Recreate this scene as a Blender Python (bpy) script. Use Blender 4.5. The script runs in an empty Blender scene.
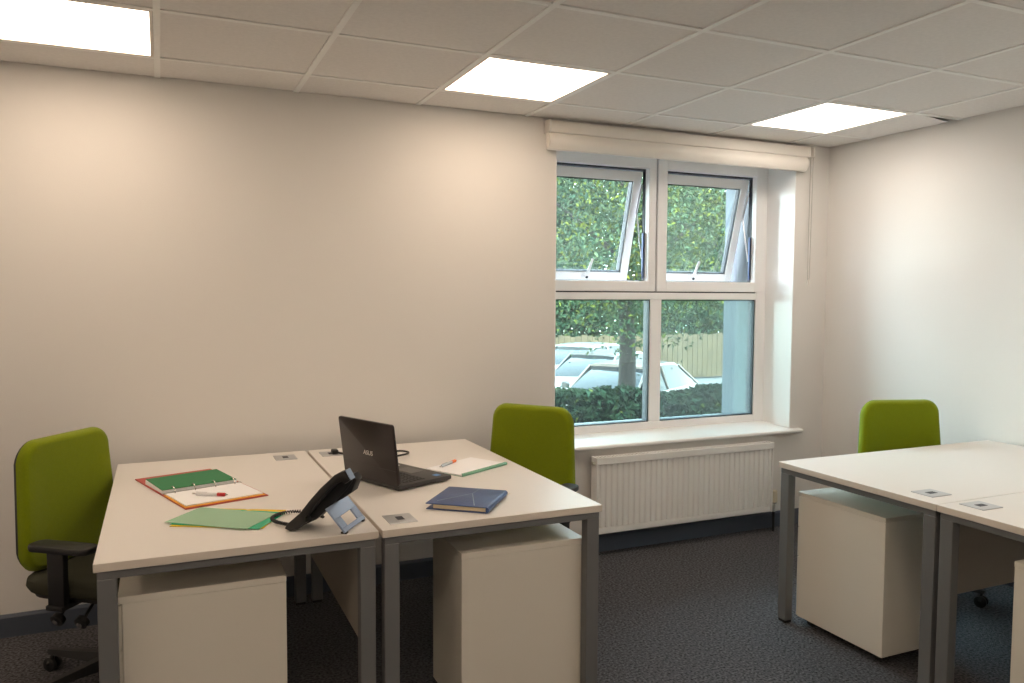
import bpy, bmesh, math, random
from mathutils import Vector, Matrix, Euler
random.seed(7)
S = bpy.context.scene
COL = S.collection
R = math.radians
PI = math.pi

# ------------------------------------------------------------------ materials
MATS = {}
def mat(name, col, rough=0.6, metal=0.0, spec=0.5, noise=None, bump=None, sheen=0.0, coat=0.0, trans=0.0):
    """Principled material. noise=(scale, amount) varies the colour, bump=(scale, strength) the surface."""
    if name in MATS: return MATS[name]
    m = bpy.data.materials.new(name); m.use_nodes = True
    nt = m.node_tree; b = nt.nodes['Principled BSDF']
    b.inputs['Base Color'].default_value = (*col, 1)
    b.inputs['Roughness'].default_value = rough
    b.inputs['Metallic'].default_value = metal
    b.inputs['Specular IOR Level'].default_value = spec
    b.inputs['Sheen Weight'].default_value = sheen
    b.inputs['Coat Weight'].default_value = coat
    b.inputs['Transmission Weight'].default_value = trans
    if noise or bump:
        tc = nt.nodes.new('ShaderNodeTexCoord')
    if noise:
        n = nt.nodes.new('ShaderNodeTexNoise'); n.inputs['Scale'].default_value = noise[0]; n.inputs['Detail'].default_value = 6
        nt.links.new(tc.outputs['Object'], n.inputs['Vector'])
        r = nt.nodes.new('ShaderNodeValToRGB')
        a = noise[1]
        r.color_ramp.elements[0].position = 0.3; r.color_ramp.elements[1].position = 0.7
        r.color_ramp.elements[0].color = (*[max(0, c*(1-a)) for c in col], 1)
        r.color_ramp.elements[1].color = (*[min(1, c*(1+a)) for c in col], 1)
        nt.links.new(n.outputs['Fac'], r.inputs['Fac']); nt.links.new(r.outputs['Color'], b.inputs['Base Color'])
    if bump:
        n2 = nt.nodes.new('ShaderNodeTexNoise'); n2.inputs['Scale'].default_value = bump[0]; n2.inputs['Detail'].default_value = 4
        nt.links.new(tc.outputs['Object'], n2.inputs['Vector'])
        bp = nt.nodes.new('ShaderNodeBump'); bp.inputs['Strength'].default_value = bump[1]; bp.inputs['Distance'].default_value = 0.01
        nt.links.new(n2.outputs['Fac'], bp.inputs['Height']); nt.links.new(bp.outputs['Normal'], b.inputs['Normal'])
    MATS[name] = m
    return m

def emis(name, col, strength):
    m = bpy.data.materials.new(name); m.use_nodes = True; nt = m.node_tree
    nt.nodes.remove(nt.nodes['Principled BSDF'])
    e = nt.nodes.new('ShaderNodeEmission'); e.inputs['Color'].default_value = (*col, 1); e.inputs['Strength'].default_value = strength
    nt.links.new(e.outputs[0], nt.nodes['Material Output'].inputs['Surface'])
    MATS[name] = m; return m

def glass(name, tint, haze, hazecol=(.8, .86, .84), gloss=1.0):
    """Thin window glass: clear with fresnel reflection and a pale diffuse film of the given weight."""
    m = bpy.data.materials.new(name); m.use_nodes = True; nt = m.node_tree; L = nt.links
    nt.nodes.remove(nt.nodes['Principled BSDF'])
    t = nt.nodes.new('ShaderNodeBsdfTransparent'); t.inputs['Color'].default_value = (*tint, 1)
    g = nt.nodes.new('ShaderNodeBsdfGlossy'); g.inputs['Roughness'].default_value = 0.02
    f = nt.nodes.new('ShaderNodeFresnel'); f.inputs['IOR'].default_value = 1.45
    mu = nt.nodes.new('ShaderNodeMath'); mu.operation = 'MULTIPLY'; mu.inputs[1].default_value = gloss
    L.new(f.outputs[0], mu.inputs[0])
    mx = nt.nodes.new('ShaderNodeMixShader')
    L.new(mu.outputs[0], mx.inputs[0]); L.new(t.outputs[0], mx.inputs[1]); L.new(g.outputs[0], mx.inputs[2])
    out = mx
    if haze > 0:
        d = nt.nodes.new('ShaderNodeBsdfDiffuse'); d.inputs['Color'].default_value = (*hazecol, 1)
        tr = nt.nodes.new('ShaderNodeBsdfTranslucent'); tr.inputs['Color'].default_value = (*hazecol, 1)
        md = nt.nodes.new('ShaderNodeMixShader'); md.inputs[0].default_value = 0.5
        L.new(d.outputs[0], md.inputs[1]); L.new(tr.outputs[0], md.inputs[2])
        tc = nt.nodes.new('ShaderNodeTexCoord'); n = nt.nodes.new('ShaderNodeTexNoise'); n.inputs['Scale'].default_value = 3.0
        L.new(tc.outputs['Object'], n.inputs['Vector'])
        mr = nt.nodes.new('ShaderNodeMapRange'); mr.inputs['From Min'].default_value = .3; mr.inputs['From Max'].default_value = .7
        mr.inputs['To Min'].default_value = haze*.6; mr.inputs['To Max'].default_value = haze*1.4
        L.new(n.outputs['Fac'], mr.inputs['Value'])
        m2 = nt.nodes.new('ShaderNodeMixShader')
        L.new(mr.outputs[0], m2.inputs[0]); L.new(mx.outputs[0], m2.inputs[1]); L.new(md.outputs[0], m2.inputs[2])
        out = m2
    L.new(out.outputs[0], nt.nodes['Material Output'].inputs['Surface'])
    MATS[name] = m; return m

def film(name, col, alpha, rough=.25):
    """Translucent coloured plastic sheet."""
    m = bpy.data.materials.new(name); m.use_nodes = True; nt = m.node_tree; L = nt.links
    b = nt.nodes['Principled BSDF']; b.inputs['Base Color'].default_value = (*col, 1); b.inputs['Roughness'].default_value = rough
    t = nt.nodes.new('ShaderNodeBsdfTransparent'); t.inputs['Color'].default_value = (*[min(1, .35+.65*c/max(col)) for c in col], 1)
    mx = nt.nodes.new('ShaderNodeMixShader'); mx.inputs[0].default_value = alpha
    L.new(t.outputs[0], mx.inputs[1]); L.new(b.outputs[0], mx.inputs[2]); L.new(mx.outputs[0], nt.nodes['Material Output'].inputs['Surface'])
    MATS[name] = m; return m

WALL = mat('wall_paint', (.74, .72, .69), .9, bump=(180, .04), spec=.2)
WALLOUT = mat('render_pale_grey', (.105, .125, .128), .85, bump=(60, .1))
CLADDING = mat('outer_cladding_grey', (.06, .075, .088), .7)
TILE = mat('ceiling_tile', (.83, .81, .79), .95, noise=(60, .03), bump=(260, .12), spec=.1)
GRID = mat('ceiling_grid_white', (.92, .92, .90), .5)
DARKVOID = mat('ceiling_void', (.004, .004, .004), 1, spec=0)
CARPET = mat('carpet_charcoal', (.092, .091, .098), 1.0, noise=(95, .75), bump=(220, .9), spec=.05)
SKIRT = mat('skirting_slate', (.066, .082, .112), .45)
UPVC = mat('upvc_white', (.90, .90, .90), .3)
GASKET = mat('gasket_black', (.012, .015, .025), .5)
SILLM = mat('sill_white_gloss', (.90, .90, .89), .18)
GLASS_UP = glass('glass_sash', (.88, .95, .93), .008, gloss=1.0)
GLASS_LO = glass('glass_lower', (.72, .82, .78), .010)
GLASS_LO2 = glass('glass_lower_hazed', (.64, .75, .72), .021)
ALU = mat('aluminium', (.62, .64, .66), .35, metal=.9)
NAVYMETAL = mat('stay_dark', (.03, .05, .12), .35, metal=.4)
BLINDM = mat('blind_fabric_cream', (.84, .80, .74), .8, bump=(300, .1))
CHAINP = mat('chain_grey', (.45, .43, .40), .5)
BLINDP = mat('blind_plastic', (.74, .71, .66), .45)
RADM = mat('radiator_white', (.84, .83, .81), .35)
BRASS = mat('valve_chrome', (.6, .58, .54), .3, metal=.8)
BLACKP = mat('black_plastic', (.012, .012, .012), .45)
DARKP = mat('dark_grey_plastic', (.018, .018, .019), .5)
MELA = mat('white_melamine', (.74, .71, .67), .38, bump=(140, .03))
MODP = mat('panel_grey_beige', (.36, .33, .29), .5)
MELAEDGE = mat('melamine_edge', (.66, .60, .53), .45)
STEEL = mat('desk_frame_grey', (.17, .175, .18), .42, metal=.25)
PORT = mat('port_silver', (.50, .51, .53), .35, metal=.5)
PEDM = mat('pedestal_white', (.68, .65, .58), .45)
PEDTOP = mat('pedestal_top_white', (.68, .65, .58), .35)
FABG = mat('fabric_lime', (.195, .245, .005), .95, noise=(280, .12), bump=(500, .25), sheen=.15, spec=.1)
FABD = mat('fabric_dark', (.045, .045, .032), .95, bump=(500, .25), spec=.1)
SHELL = mat('chair_shell_black', (.01, .01, .012), .5)
CHROME = mat('chrome', (.7, .7, .7), .15, metal=1)
LAPM = mat('laptop_lid', (.020, .014, .015), .28, spec=.38)
LAPB = mat('laptop_deck', (.045, .043, .043), .4, metal=.3)
KEYM = mat('laptop_keys', (.012, .012, .013), .5)
SCREEN = mat('laptop_screen_off', (.006, .006, .008), .08)
LOGO = mat('logo_silver', (.75, .73, .70), .3, metal=.6)
STICK = mat('sticker_blue', (.10, .30, .62), .4)
RED = mat('binder_red', (.42, .045, .03), .45)
GREENC = mat('divider_green', (.03, .20, .075), .7)
AMBER = mat('divider_amber', (.75, .36, .02), .6)
PAPER = mat('paper_white', (.88, .88, .89), .85)
PAGES = mat('page_block_cream', (.72, .62, .42), .85)
METAL = mat('ring_steel', (.65, .64, .62), .25, metal=.9)
FPALE = film('wallet_pale_green', (.42, .66, .46), .72)
FJADE = film('wallet_jade', (.02, .48, .25), .85)
FYEL = film('wallet_yellow', (.85, .58, .03), .85)
FCLEAR = film('wallet_clear', (.75, .76, .66), .22)
PADG = film('pad_binding_green', (.30, .60, .44), .7)
BLUEC = mat('notebook_blue_cover', (.032, .072, .20), .36, bump=(90, .12))
COVERLINE = mat('notebook_pale_line', (.20, .29, .38), .35)
RIBBON = mat('ribbon_cream', (.72, .62, .46), .7)
PENR = mat('pen_red', (.45, .02, .02), .4)
PENW = mat('pen_white', (.72, .72, .72), .3)
PENO = mat('pen_orange', (.85, .16, .01), .4)
PENC = mat('pen_clear_grey', (.50, .56, .62), .25)
PHONELIT = mat('phone_stand_bluelit', (.28, .36, .50), .22, spec=.6)  # grey plastic with the window's blue reflection put into its colour
PHONEB = mat('phone_housing', (.018, .019, .021), .55, spec=.3)
LEAF = mat('leaf_green', (.029, .050, .025), .75, spec=.12, noise=(1.6, .55))
LEAF2 = mat('leaf_deep_green', (.013, .032, .018), .75, spec=.12, noise=(1.6, .5))
LEAFY = mat('leaf_yellow_green', (.060, .075, .010), .75, spec=.12, noise=(2.0, .4))
HEDGEM = mat('hedge_leaf', (.006, .0145, .006), .8, spec=.1, noise=(3, .5))
BARK = mat('bark', (.008, .0055, .004), .95, noise=(9, .5), bump=(30, .8))
SOIL = mat('soil_brown', (.045, .028, .02), 1, noise=(6, .4))
ASPH = mat('car_park_tarmac', (.09, .088, .085), .9, noise=(4, .15))
FENCEM = mat('fence_timber', (.075, .053, .027), .85, noise=(3, .25))
CARW = mat('car_white', (.26, .26, .26), .2, coat=.6)
CARS = mat('car_silver', (.09, .09, .092), .3, metal=.2, coat=.3)
CARB = mat('car_champagne', (.095, .075, .064), .3, metal=.2, coat=.3)
CARG = mat('car_glass', (.004, .006, .007), .08, spec=.22)
TYRE = mat('tyre', (.015, .015, .015), .8)

# ------------------------------------------------------------------ mesh building
class MB:
    def __init__(s): s.bm = bmesh.new()
    def _xf(s, vs, M):
        if M is not None: bmesh.ops.transform(s.bm, matrix=M, verts=vs)
    def box(s, a, b, bev=0.0, M=None, seg=2):
        vs = [s.bm.verts.new((x, y, z)) for x in (a[0], b[0]) for y in (a[1], b[1]) for z in (a[2], b[2])]
        F = [(0, 1, 3, 2), (4, 6, 7, 5), (0, 4, 5, 1), (2, 3, 7, 6), (0, 2, 6, 4), (1, 5, 7, 3)]
        fs = [s.bm.faces.new([vs[i] for i in f]) for f in F]
        if bev > 0:
            es = list({e for f in fs for e in f.edges})
            r = bmesh.ops.bevel(s.bm, geom=es, offset=bev, segments=seg, affect='EDGES', profile=.5, clamp_overlap=True)
            vs = list({v for f in r['faces'] for v in f.verts} | {v for v in vs if v.is_valid})
        s._xf(vs, M); return s
    def prism(s, poly, y0, y1, M=None, bev=0.0):
        """poly of (x, z) extruded along y."""
        n = len(poly)
        a = [s.bm.verts.new((x, y0, z)) for x, z in poly]; b = [s.bm.verts.new((x, y1, z)) for x, z in poly]
        fs = [s.bm.faces.new(a), s.bm.faces.new(b[::-1])]
        for i in range(n):
            j = (i+1) % n; fs.append(s.bm.faces.new((a[j], a[i], b[i], b[j])))
        vs = a+b
        bmesh.ops.recalc_face_normals(s.bm, faces=fs)
        if bev > 0:
            es = [e for f in fs[:2] for e in f.edges]
            r = bmesh.ops.bevel(s.bm, geom=es, offset=bev, segments=2, affect='EDGES', profile=.5, clamp_overlap=True)
            vs = list({v for f in r['faces'] for v in f.verts} | {v for v in vs if v.is_valid})
        s._xf(vs, M); return s
    def flat(s, poly, z0, z1, M=None, bev=0.0):
        """poly of (x, y) extruded along z."""
        n = len(poly)
        a = [s.bm.verts.new((x, y, z0)) for x, y in poly]; b = [s.bm.verts.new((x, y, z1)) for x, y in poly]
        fs = [s.bm.faces.new(a[::-1]), s.bm.faces.new(b)]
        for i in range(n):
            j = (i+1) % n; fs.append(s.bm.faces.new((a[i], a[j], b[j], b[i])))
        vs = a+b
        bmesh.ops.recalc_face_normals(s.bm, faces=fs)
        if bev > 0:
            es = [e for f in fs[:2] for e in f.edges]
            r = bmesh.ops.bevel(s.bm, geom=es, offset=bev, segments=2, affect='EDGES', profile=.5, clamp_overlap=True)
            vs = list({v for f in r['faces'] for v in f.verts} | {v for v in vs if v.is_valid})
        s._xf(vs, M); return s
    def tube(s, pts, r, n=10, caps=True):
        """round tube along points; r a number or one per point."""
        pts = [Vector(p) for p in pts]; k = len(pts)
        rs = r if isinstance(r, (list, tuple)) else [r]*k
        rings = []; prev = None
        for i, p in enumerate(pts):
            t = (pts[min(i+1, k-1)]-pts[max(i-1, 0)]).normalized()
            if prev is None:
                ref = Vector((0, 0, 1)) if abs(t.z) < .9 else Vector((1, 0, 0))
                u = t.cross(ref).normalized()
            else:
                u = (prev - t*prev.dot(t)).normalized()
            prev = u; w = t.cross(u)
            rings.append([s.bm.verts.new(p + (u*math.cos(2*PI*j/n)+w*math.sin(2*PI*j/n))*rs[i]) for j in range(n)])
        for a, b in zip(rings, rings[1:]):
            for j in range(n): s.bm.faces.new((a[j], a[(j+1) % n], b[(j+1) % n], b[j]))
        if caps:
            s.bm.faces.new(rings[0][::-1]); s.bm.faces.new(rings[-1])
        return s
    def loft(s, rings, closed_ends=True):
        """rings: lists of points with equal counts, each ring closed."""
        rr = [[s.bm.verts.new(p) for p in ring] for ring in rings]; n = len(rr[0]); fs = []
        for a, b in zip(rr, rr[1:]):
            for j in range(n): fs.append(s.bm.faces.new((a[j], a[(j+1) % n], b[(j+1) % n], b[j])))
        if closed_ends:
            fs.append(s.bm.faces.new(rr[0][::-1])); fs.append(s.bm.faces.new(rr[-1]))
        bmesh.ops.recalc_face_normals(s.bm, faces=fs)
        return s
    def build(s, name, m, parent=None, smooth=False, loc=None):
        me = bpy.data.meshes.new(name); s.bm.to_mesh(me); s.bm.free()
        ms = m if isinstance(m, (list, tuple)) else [m]
        for x in ms: me.materials.append(x)
        o = bpy.data.objects.new(name, me); COL.objects.link(o)
        if parent is not None: o.parent = parent
        if loc is not None: o.location = loc
        if smooth:
            for p in me.polygons: p.use_smooth = True
            me.set_sharp_from_angle(angle=R(40))
        return o

def thing(name, label, cat, loc=(0, 0, 0), rz=0.0, group=None):
    o = bpy.data.objects.new(name, None); COL.objects.link(o); o.empty_display_size = .1
    o.location = loc; o.rotation_euler = (0, 0, rz); o['label'] = label; o['category'] = cat
    if group: o['group'] = group
    return o
def tag(o, label, cat, group=None, kind=None):
    o['label'] = label; o['category'] = cat
    if group: o['group'] = group
    if kind: o['kind'] = kind
    return o
def struct(o): o['kind'] = 'structure'; return o
def kids(o): return [c for c in COL.objects if c.parent == o]
def dup(root, loc, rz, label):
    def cp(o, par):
        c = o.copy(); COL.objects.link(c)
        if par is not None: c.parent = par
        for ch in kids(o): cp(ch, c)
        return c
    r = cp(root, None); r.location = (loc[0], loc[1], 0); r.rotation_euler = (0, 0, rz); r['label'] = label
    return r

# ------------------------------------------------------------------ room constants (metres; the back wall is the plane y=0, the side wall x=0)
H = 2.426
XL, YF = -6.6, -6.4
WX0, WX1, WZ0, WZ1 = -1.974, -.272, .612, 2.36      # window opening
FY = .252                                            # inner face of the window frame

def rect_wall(mb, x0, x1, z0, z1, y0, y1, hx0, hx1, hz0, hz1):
    mb.box((x0, y0, z0), (hx0, y1, z1)); mb.box((hx1, y0, z0), (x1, y1, z1))
    mb.box((hx0, y0, z0), (hx1, y1, hz0)); mb.box((hx0, y0, hz1), (hx1, y1, z1))

# floor, walls
struct(MB().box((XL-.1, YF-.1, -.12), (.1, FY, 0)).build('floor', CARPET))
w = MB(); rect_wall(w, XL-.1, .1, 0, 2.7, 0, FY, WX0, WX1, WZ0, WZ1)
wall_back = struct(w.build('wall_back', WALL))
w = MB(); rect_wall(w, XL-.1, .35, -.5, 3.0, FY+.07, .47, -1.97, -.338, .645, 2.28)
w.build('outer_leaf', WALLOUT, wall_back)
w = MB(); rect_wall(w, XL-.1, .35, -.5, 3.0, .47, .60, -1.97, -.338, .60, 2.28)
w.build('cladding', CLADDING, wall_back)
struct(MB().box((0, YF-.1, 0), (.1, 0, 2.7)).build('wall_right', WALL))
struct(MB().box((XL-.1, YF-.1, 0), (XL, 0, 2.7)).build('wall_left', WALL))
struct(MB().box((XL, YF-.1, 0), (0, YF, 2.7)).build('wall_front', WALL))

def skirting(name, a, b, along):
    # moulded board: plain face with a chamfered top
    h = .097
    if along == 'x': mb = MB().prism([(-.0, 0), (-.016, 0), (-.016, h-.012), (-.010, h), (0, h)], a, b, M=Matrix.Rotation(-PI/2, 4, 'Z'))
    else: mb = MB().prism([(-.0, 0), (-.016, 0), (-.016, h-.012), (-.010, h), (0, h)], a, b)
    return struct(mb.build(name, SKIRT))
# board along x: local y runs along +x after the turn, the face looks to -y
o = MB()
for (x0, x1) in ((XL, -.016),):
    o.bm.free(); o = MB()
    n = 1
    pts = [(0, 0), (-.016, 0), (-.016, .085), (-.010, .097), (0, .097)]
    a = [o.bm.verts.new((x0, y, z)) for y, z in pts]; b = [o.bm.verts.new((x1, y, z)) for y, z in pts]
    fs = [o.bm.faces.new(a), o.bm.faces.new(b[::-1])]
    for i in range(5):
        j = (i+1) % 5; fs.append(o.bm.faces.new((a[j], a[i], b[i], b[j])))
    bmesh.ops.recalc_face_normals(o.bm, faces=fs)
struct(o.build('baseboard_back', SKIRT))
skirting('baseboard_right', YF, 0, 'y')

# ------------------------------------------------------------------ ceiling: lay-in tiles on a grid of white tees
G6, D2, T = .3565, .3213, .6
xs = [-G6 - T*k for k in range(0, 11)]; ys = [-D2 - T*k for k in range(0, 11)]
xe = [-.004] + [x for x in xs if x > XL] + [XL+.004]
ye = [-.004] + [y for y in ys if y > YF] + [YF+.004]
LIGHT_CELLS = []
for ix in range(len(xe)-1):
    for iy in range(len(ye)-1):
        if ix >= 1 and iy in (1, 5, 9) and (ix-1) % 3 == 0 and ix < len(xe)-2 and iy < len(ye)-2: LIGHT_CELLS.append((ix, iy))
t = MB(); gz = H
for ix in range(len(xe)-1):
    for iy in range(len(ye)-1):
        if (ix, iy) in LIGHT_CELLS: continue
        x1, x0 = xe[ix], xe[ix+1]; y1, y0 = ye[iy], ye[iy+1]
        m0 = .0122
        zj = random.uniform(-.0012, .0012)
        if ix == 0 and iy == 1:
            # the cut tile that has slipped: a wedge of the dark void shows along one end
            t.flat([(x0+m0, y0+m0), (x0+.04, y0+m0), (x1, y0+.075), (x1, y1-m0), (x0+m0, y1-m0)], gz+.003, gz+.0055)
            continue
        t.box((x0+(m0 if ix < len(xe)-2 else 0), y0+(m0 if iy < len(ye)-2 else 0), gz+.005+zj), (x1-(m0 if ix else 0), y1-(m0 if iy else 0), gz+.02+zj))
ceiling = struct(t.build('ceiling', TILE))
g = MB()
for x in xs:
    if x > XL: g.box((x-.012, YF, gz), (x+.012, -.004, gz+.006))
for y in ys:
    if y > YF: g.box((XL, y-.012, gz+.0004), (-.004, y+.012, gz+.0056))
g.build('ceiling_grid', GRID, ceiling)
v = MB(); v.box((XL-.1, YF-.1, 2.66), (.1, FY, 2.7)); v.build('ceiling_void_slab', DARKVOID, ceiling)

LAMP = emis('light_panel_warm', (1.0, .79, .605), 9.6)
LAMPC = emis('light_panel_white', (1.0, .87, .75), 9.2)
LIGHTFRAME = mat('light_frame', (.80, .74, .68), .4)
LBL = {7: 'glowing square ceiling panel farthest from the window, cut off by the frame',
       4: 'glowing square ceiling panel just before the cream roller blind begins',
       1: 'glowing square ceiling panel nearest the corner beside the window'}
def ceiling_light(ix, iy):
    cx = (xe[ix]+xe[ix+1])/2; cy = (ye[iy]+ye[iy+1])/2
    if iy == 1 and ix in LBL:
        r = thing('ceiling_light', LBL[ix], 'ceiling light', (cx, cy, H), 0, 'square panel lights in the tiled ceiling')
    else:
        r = bpy.data.objects.new('ceiling_light', None); COL.objects.link(r); r.location = (cx, cy, H); r['kind'] = 'structure'  # panels out of view; farthest row added to lift the ambient light
    f = MB()
    a, b = .287, .276
    for (p, q) in (((-a, -a), (a, -b)), ((-a, b), (a, a)), ((-a, -b), (-b, b)), ((b, -b), (a, b))):
        f.box((p[0], p[1], .0005), (q[0], q[1], .03))
    f.build('light_frame', LIGHTFRAME, r)
    d = MB(); d.box((-b, -b, .0035), (b, b, .012)); d.build('diffuser', LAMPC if ix == 1 else LAMP, r)
    k = MB(); k.box((-a, -a, .03), (a, a, .05)); k.build('light_housing', GRID, r)
for c in LIGHT_CELLS: ceiling_light(*c)

# ------------------------------------------------------------------ window
win = bpy.data.objects.new('window_1', None); COL.objects.link(win); win['kind'] = 'structure'; win.location = (0, FY, 0)
FD = .07
def bars(mb, x0, x1, z0, z1, ix0, ix1, iz0, iz1, y0, y1, bev=.004):
    """a rectangular frame: outer x0..x1 z0..z1, opening ix0..ix1 iz0..iz1"""
    mb.box((x0, y0, z0), (ix0, y1, z1), bev); mb.box((ix1, y0, z0), (x1, y1, z1), bev)
    mb.box((ix0-.002, y0, z0), (ix1+.002, y1, iz0), bev); mb.box((ix0-.002, y0, iz1), (ix1+.002, y1, z1), bev)
ML, MR = -1.178, -1.098      # mullion sides
LZ0, LZ1 = .684, 1.449       # lower glass
f = MB()
f.box((WX0, 0, WZ0), (-1.915, FD, WZ1), .003); f.box((-.353, 0, WZ0), (WX1+.004, FD, WZ1), .003)
f.box((-1.915, 0, WZ0), (-.353, FD, LZ0), .003)
f.box((ML, .001, LZ0), (MR, FD, LZ1), .003)
f.box((-1.915, 0, LZ1), (-.353, FD, 1.4915), .003)
f.box((-1.915, .02, 2.335), (-.353, FD, WZ1), .003)
f.build('frame', UPVC, win)
def lower_pane(x0, x1, m):
    gk = MB(); bars(gk, x0-.001, x1+.001, LZ0-.001, LZ1+.001, x0+.006, x1-.007, LZ0+.005, LZ1-.006, .012, .0715, 0)
    gk.build('gasket', GASKET, win)
    MB().box((x0+.004, .028, LZ0+.004), (x1-.004, .034, LZ1-.004)).build('pane', m, win)
lower_pane(-1.915, ML, GLASS_LO); lower_pane(MR, -.353, GLASS_LO2)
# two top-hung casements on their own frames, gap lines between them
def casement(x0, x1, ix0, ix1, hx):
    iz0, iz1 = 1.563, 2.251
    c = MB(); bars(c, x0, x1, 1.4990, 2.334, ix0, ix1, iz0, iz1, -.006, FD-.005)
    cf = c.build('casement_frame', UPVC, win)
    MB().box((x0-.004, .012, 1.490), (x1+.004, .06, 1.5005)).build('gap_seal', GASKET, win)
    r = MB(); bars(r, ix0-.001, ix1+.001, iz0-.001, iz1+.001, ix0+.006, ix1-.003, iz0+.004, iz1-.008, .035, .064, 0)
    r.build('rebate_seal', GASKET, win)
    # tilted sash: hinge line at its top edge, bottom swung outwards
    s = bpy.data.objects.new('sash', None); COL.objects.link(s); s.parent = win
    s.location = ((ix0+ix1)/2, .062, iz1-.014); s.rotation_euler = (R(14.5), 0, 0)
    w2 = (ix1-ix0)/2 - .004; hgt = .690; st = .052
    q = MB(); bars(q, -w2, w2, -hgt, 0, -w2+st, w2-st, -hgt+st, -.060, 0, .030, .004)
    q.build('sash_frame', UPVC, s)
    q = MB(); bars(q, -w2+st-.001, w2-st+.001, -hgt+st-.001, -.059, -w2+st+.004, w2-st-.004, -hgt+st+.004, -.065, .012, .056, 0)
    q.build('gasket', GASKET, s)
    q = MB(); bars(q, -w2+st+.004, w2-st-.010, -hgt+st+.005, -.066, -w2+st+.008, w2-st-.013, -hgt+st+.008, -.070, .030, .034, 0)
    q.build('spacer_bar', GASKET, s)
    MB().box((-w2+st-.004, .022, -hgt+st-.004), (w2-st+.004, .028, -.056)).build('pane', GLASS_UP, s)
    hd = MB(); hd.box((hx-.014, -.012, -hgt+.016), (hx+.014, .001, -hgt+.044), .003)
    hd.tube([(hx, -.006, -hgt+.03), (hx, -.03, -hgt+.032)], .008, 10)
    hd.tube([(hx, -.03, -hgt+.030), (hx+.012, -.036, -hgt+.075), (hx+.03, -.034, -hgt+.145)], [.010, .009, .007], 10)
    h_ = hd.build('handle', UPVC, s, True)
    MB().tube([(hx+.003, -.034, -hgt+.028), (hx+.003, -.041, -hgt+.028)], .009, 12).build('handle_lock', GASKET, h_)
    # friction stays down both jambs
    for sx, xx in ((1, ix1-.010), (-1, ix0+.010)):
        b = MB(); b.box((xx-.008, .030, 1.58), (xx+.002, .044, 1.86), .001)
        b.build('stay_track', NAVYMETAL, win)
        b = MB(); b.tube([(xx-.006, .045, 1.70), (xx-.009, .105, 1.99)], .0045, 8); b.tube([(xx-.009, .105, 1.99), (xx-.004, .055, 2.16)], .006, 8)
        b.build('stay_arm', ALU, win)
casement(-1.962, -1.1525, -1.915, -1.206, .03)
casement(-1.1405, -.303, -1.070, -.374, .0)
MB().box((-1.1520, .016, 1.492), (-1.1410, .06, 2.334)).build('gap_seal', GASKET, win)
q = MB(); q.box((WX1-.006, -FY+.001, .630), (WX1+.002, 0, 2.357)); q.box((WX0, -FY+.001, 2.351), (WX1-.006, 0, 2.36)); q.box((WX0-.002, -FY+.001, .630), (WX0+.006, 0, 2.351))
q.build('reveal_white_face', SILLM, win)  # white face added to brighten the reveal beyond what the sky gives
# inner board with a rounded nosing, outer weathered sill
b = MB()
prof = [(-.030, .600)] + [(-.030-.011*math.sin(a), .611-.011*math.cos(a)) for a in [PI*i/8 for i in range(0, 9)]][1:-1] + [(-.030, .622), (FY, .640), (FY, .600)]
m = Matrix(((0, 1, 0, 0), (1, 0, 0, 0), (0, 0, 1, 0), (0, 0, 0, 1)))
b.prism(prof, -2.05, -.200, M=m)
bmesh.ops.recalc_face_normals(b.bm, faces=b.bm.faces[:])
sl = b.build('window_board', SILLM, win, True); sl.location = (0, -FY, 0)
b = MB(); b.prism([(FY+.05, .60), (FY+.05, .672), (.66, .632), (.66, .60)], -1.99, -.32, M=m)
bmesh.ops.recalc_face_normals(b.bm, faces=b.bm.faces[:])
so = b.build('outer_sill', mat('outer_sill_pale', (.12, .135, .14), .5), win); so.location = (0, -FY, 0)

# ------------------------------------------------------------------ roller blind
bl = thing('roller_blind', 'cream roller blind wound up above the window, bead chain at one end', 'blind', (-1.13, 0, 2.376))
MB().box((-.905, -.055, -.030), (.925, -.004, .034), .008).build('fabric_roll', BLINDM, bl, True)
q = MB(); pf = [(-.030, -.030)]+[(-.055-.020*math.sin(PI*k/10), -.032-.084*k/10) for k in range(11)]+[(-.030, -.118)]
q.prism(pf, -.918, .888, M=Matrix(((0, 1, 0, 0), (1, 0, 0, 0), (0, 0, 1, 0), (0, 0, 0, 1)))); bmesh.ops.recalc_face_normals(q.bm, faces=q.bm.faces[:])
q.build('fabric_sheet', BLINDM, bl, True)
MB().box((-.919, -.052, -.121), (.889, -.034, -.110), .003).build('bottom_bar', BLINDP, bl, True)
for x0, x1 in ((-.922, -.906), (.926, .944)):
    q = MB(); q.box((x0, -.074, -.034), (x1, 0, .034), .006); q.build('bracket', BLINDP, bl, True)
ch = MB()
for dx in (-.010, .010):
    ch.tube([(.935+dx, -.05, -.03), (.935+dx, -.048, -.3), (.935+dx*.9, -.046, -.6), (.935+dx*.6, -.046, -.80)],   .0022, 6)
ch.build('bead_chain', CHAINP, bl, True)
MB().tube([(.935, -.046, -.795), (.935, -.046, -.812), (.935, -.046, -.832)], [.006, .008, .004], 10).build('chain_weight', BLINDP, bl, True)

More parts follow.
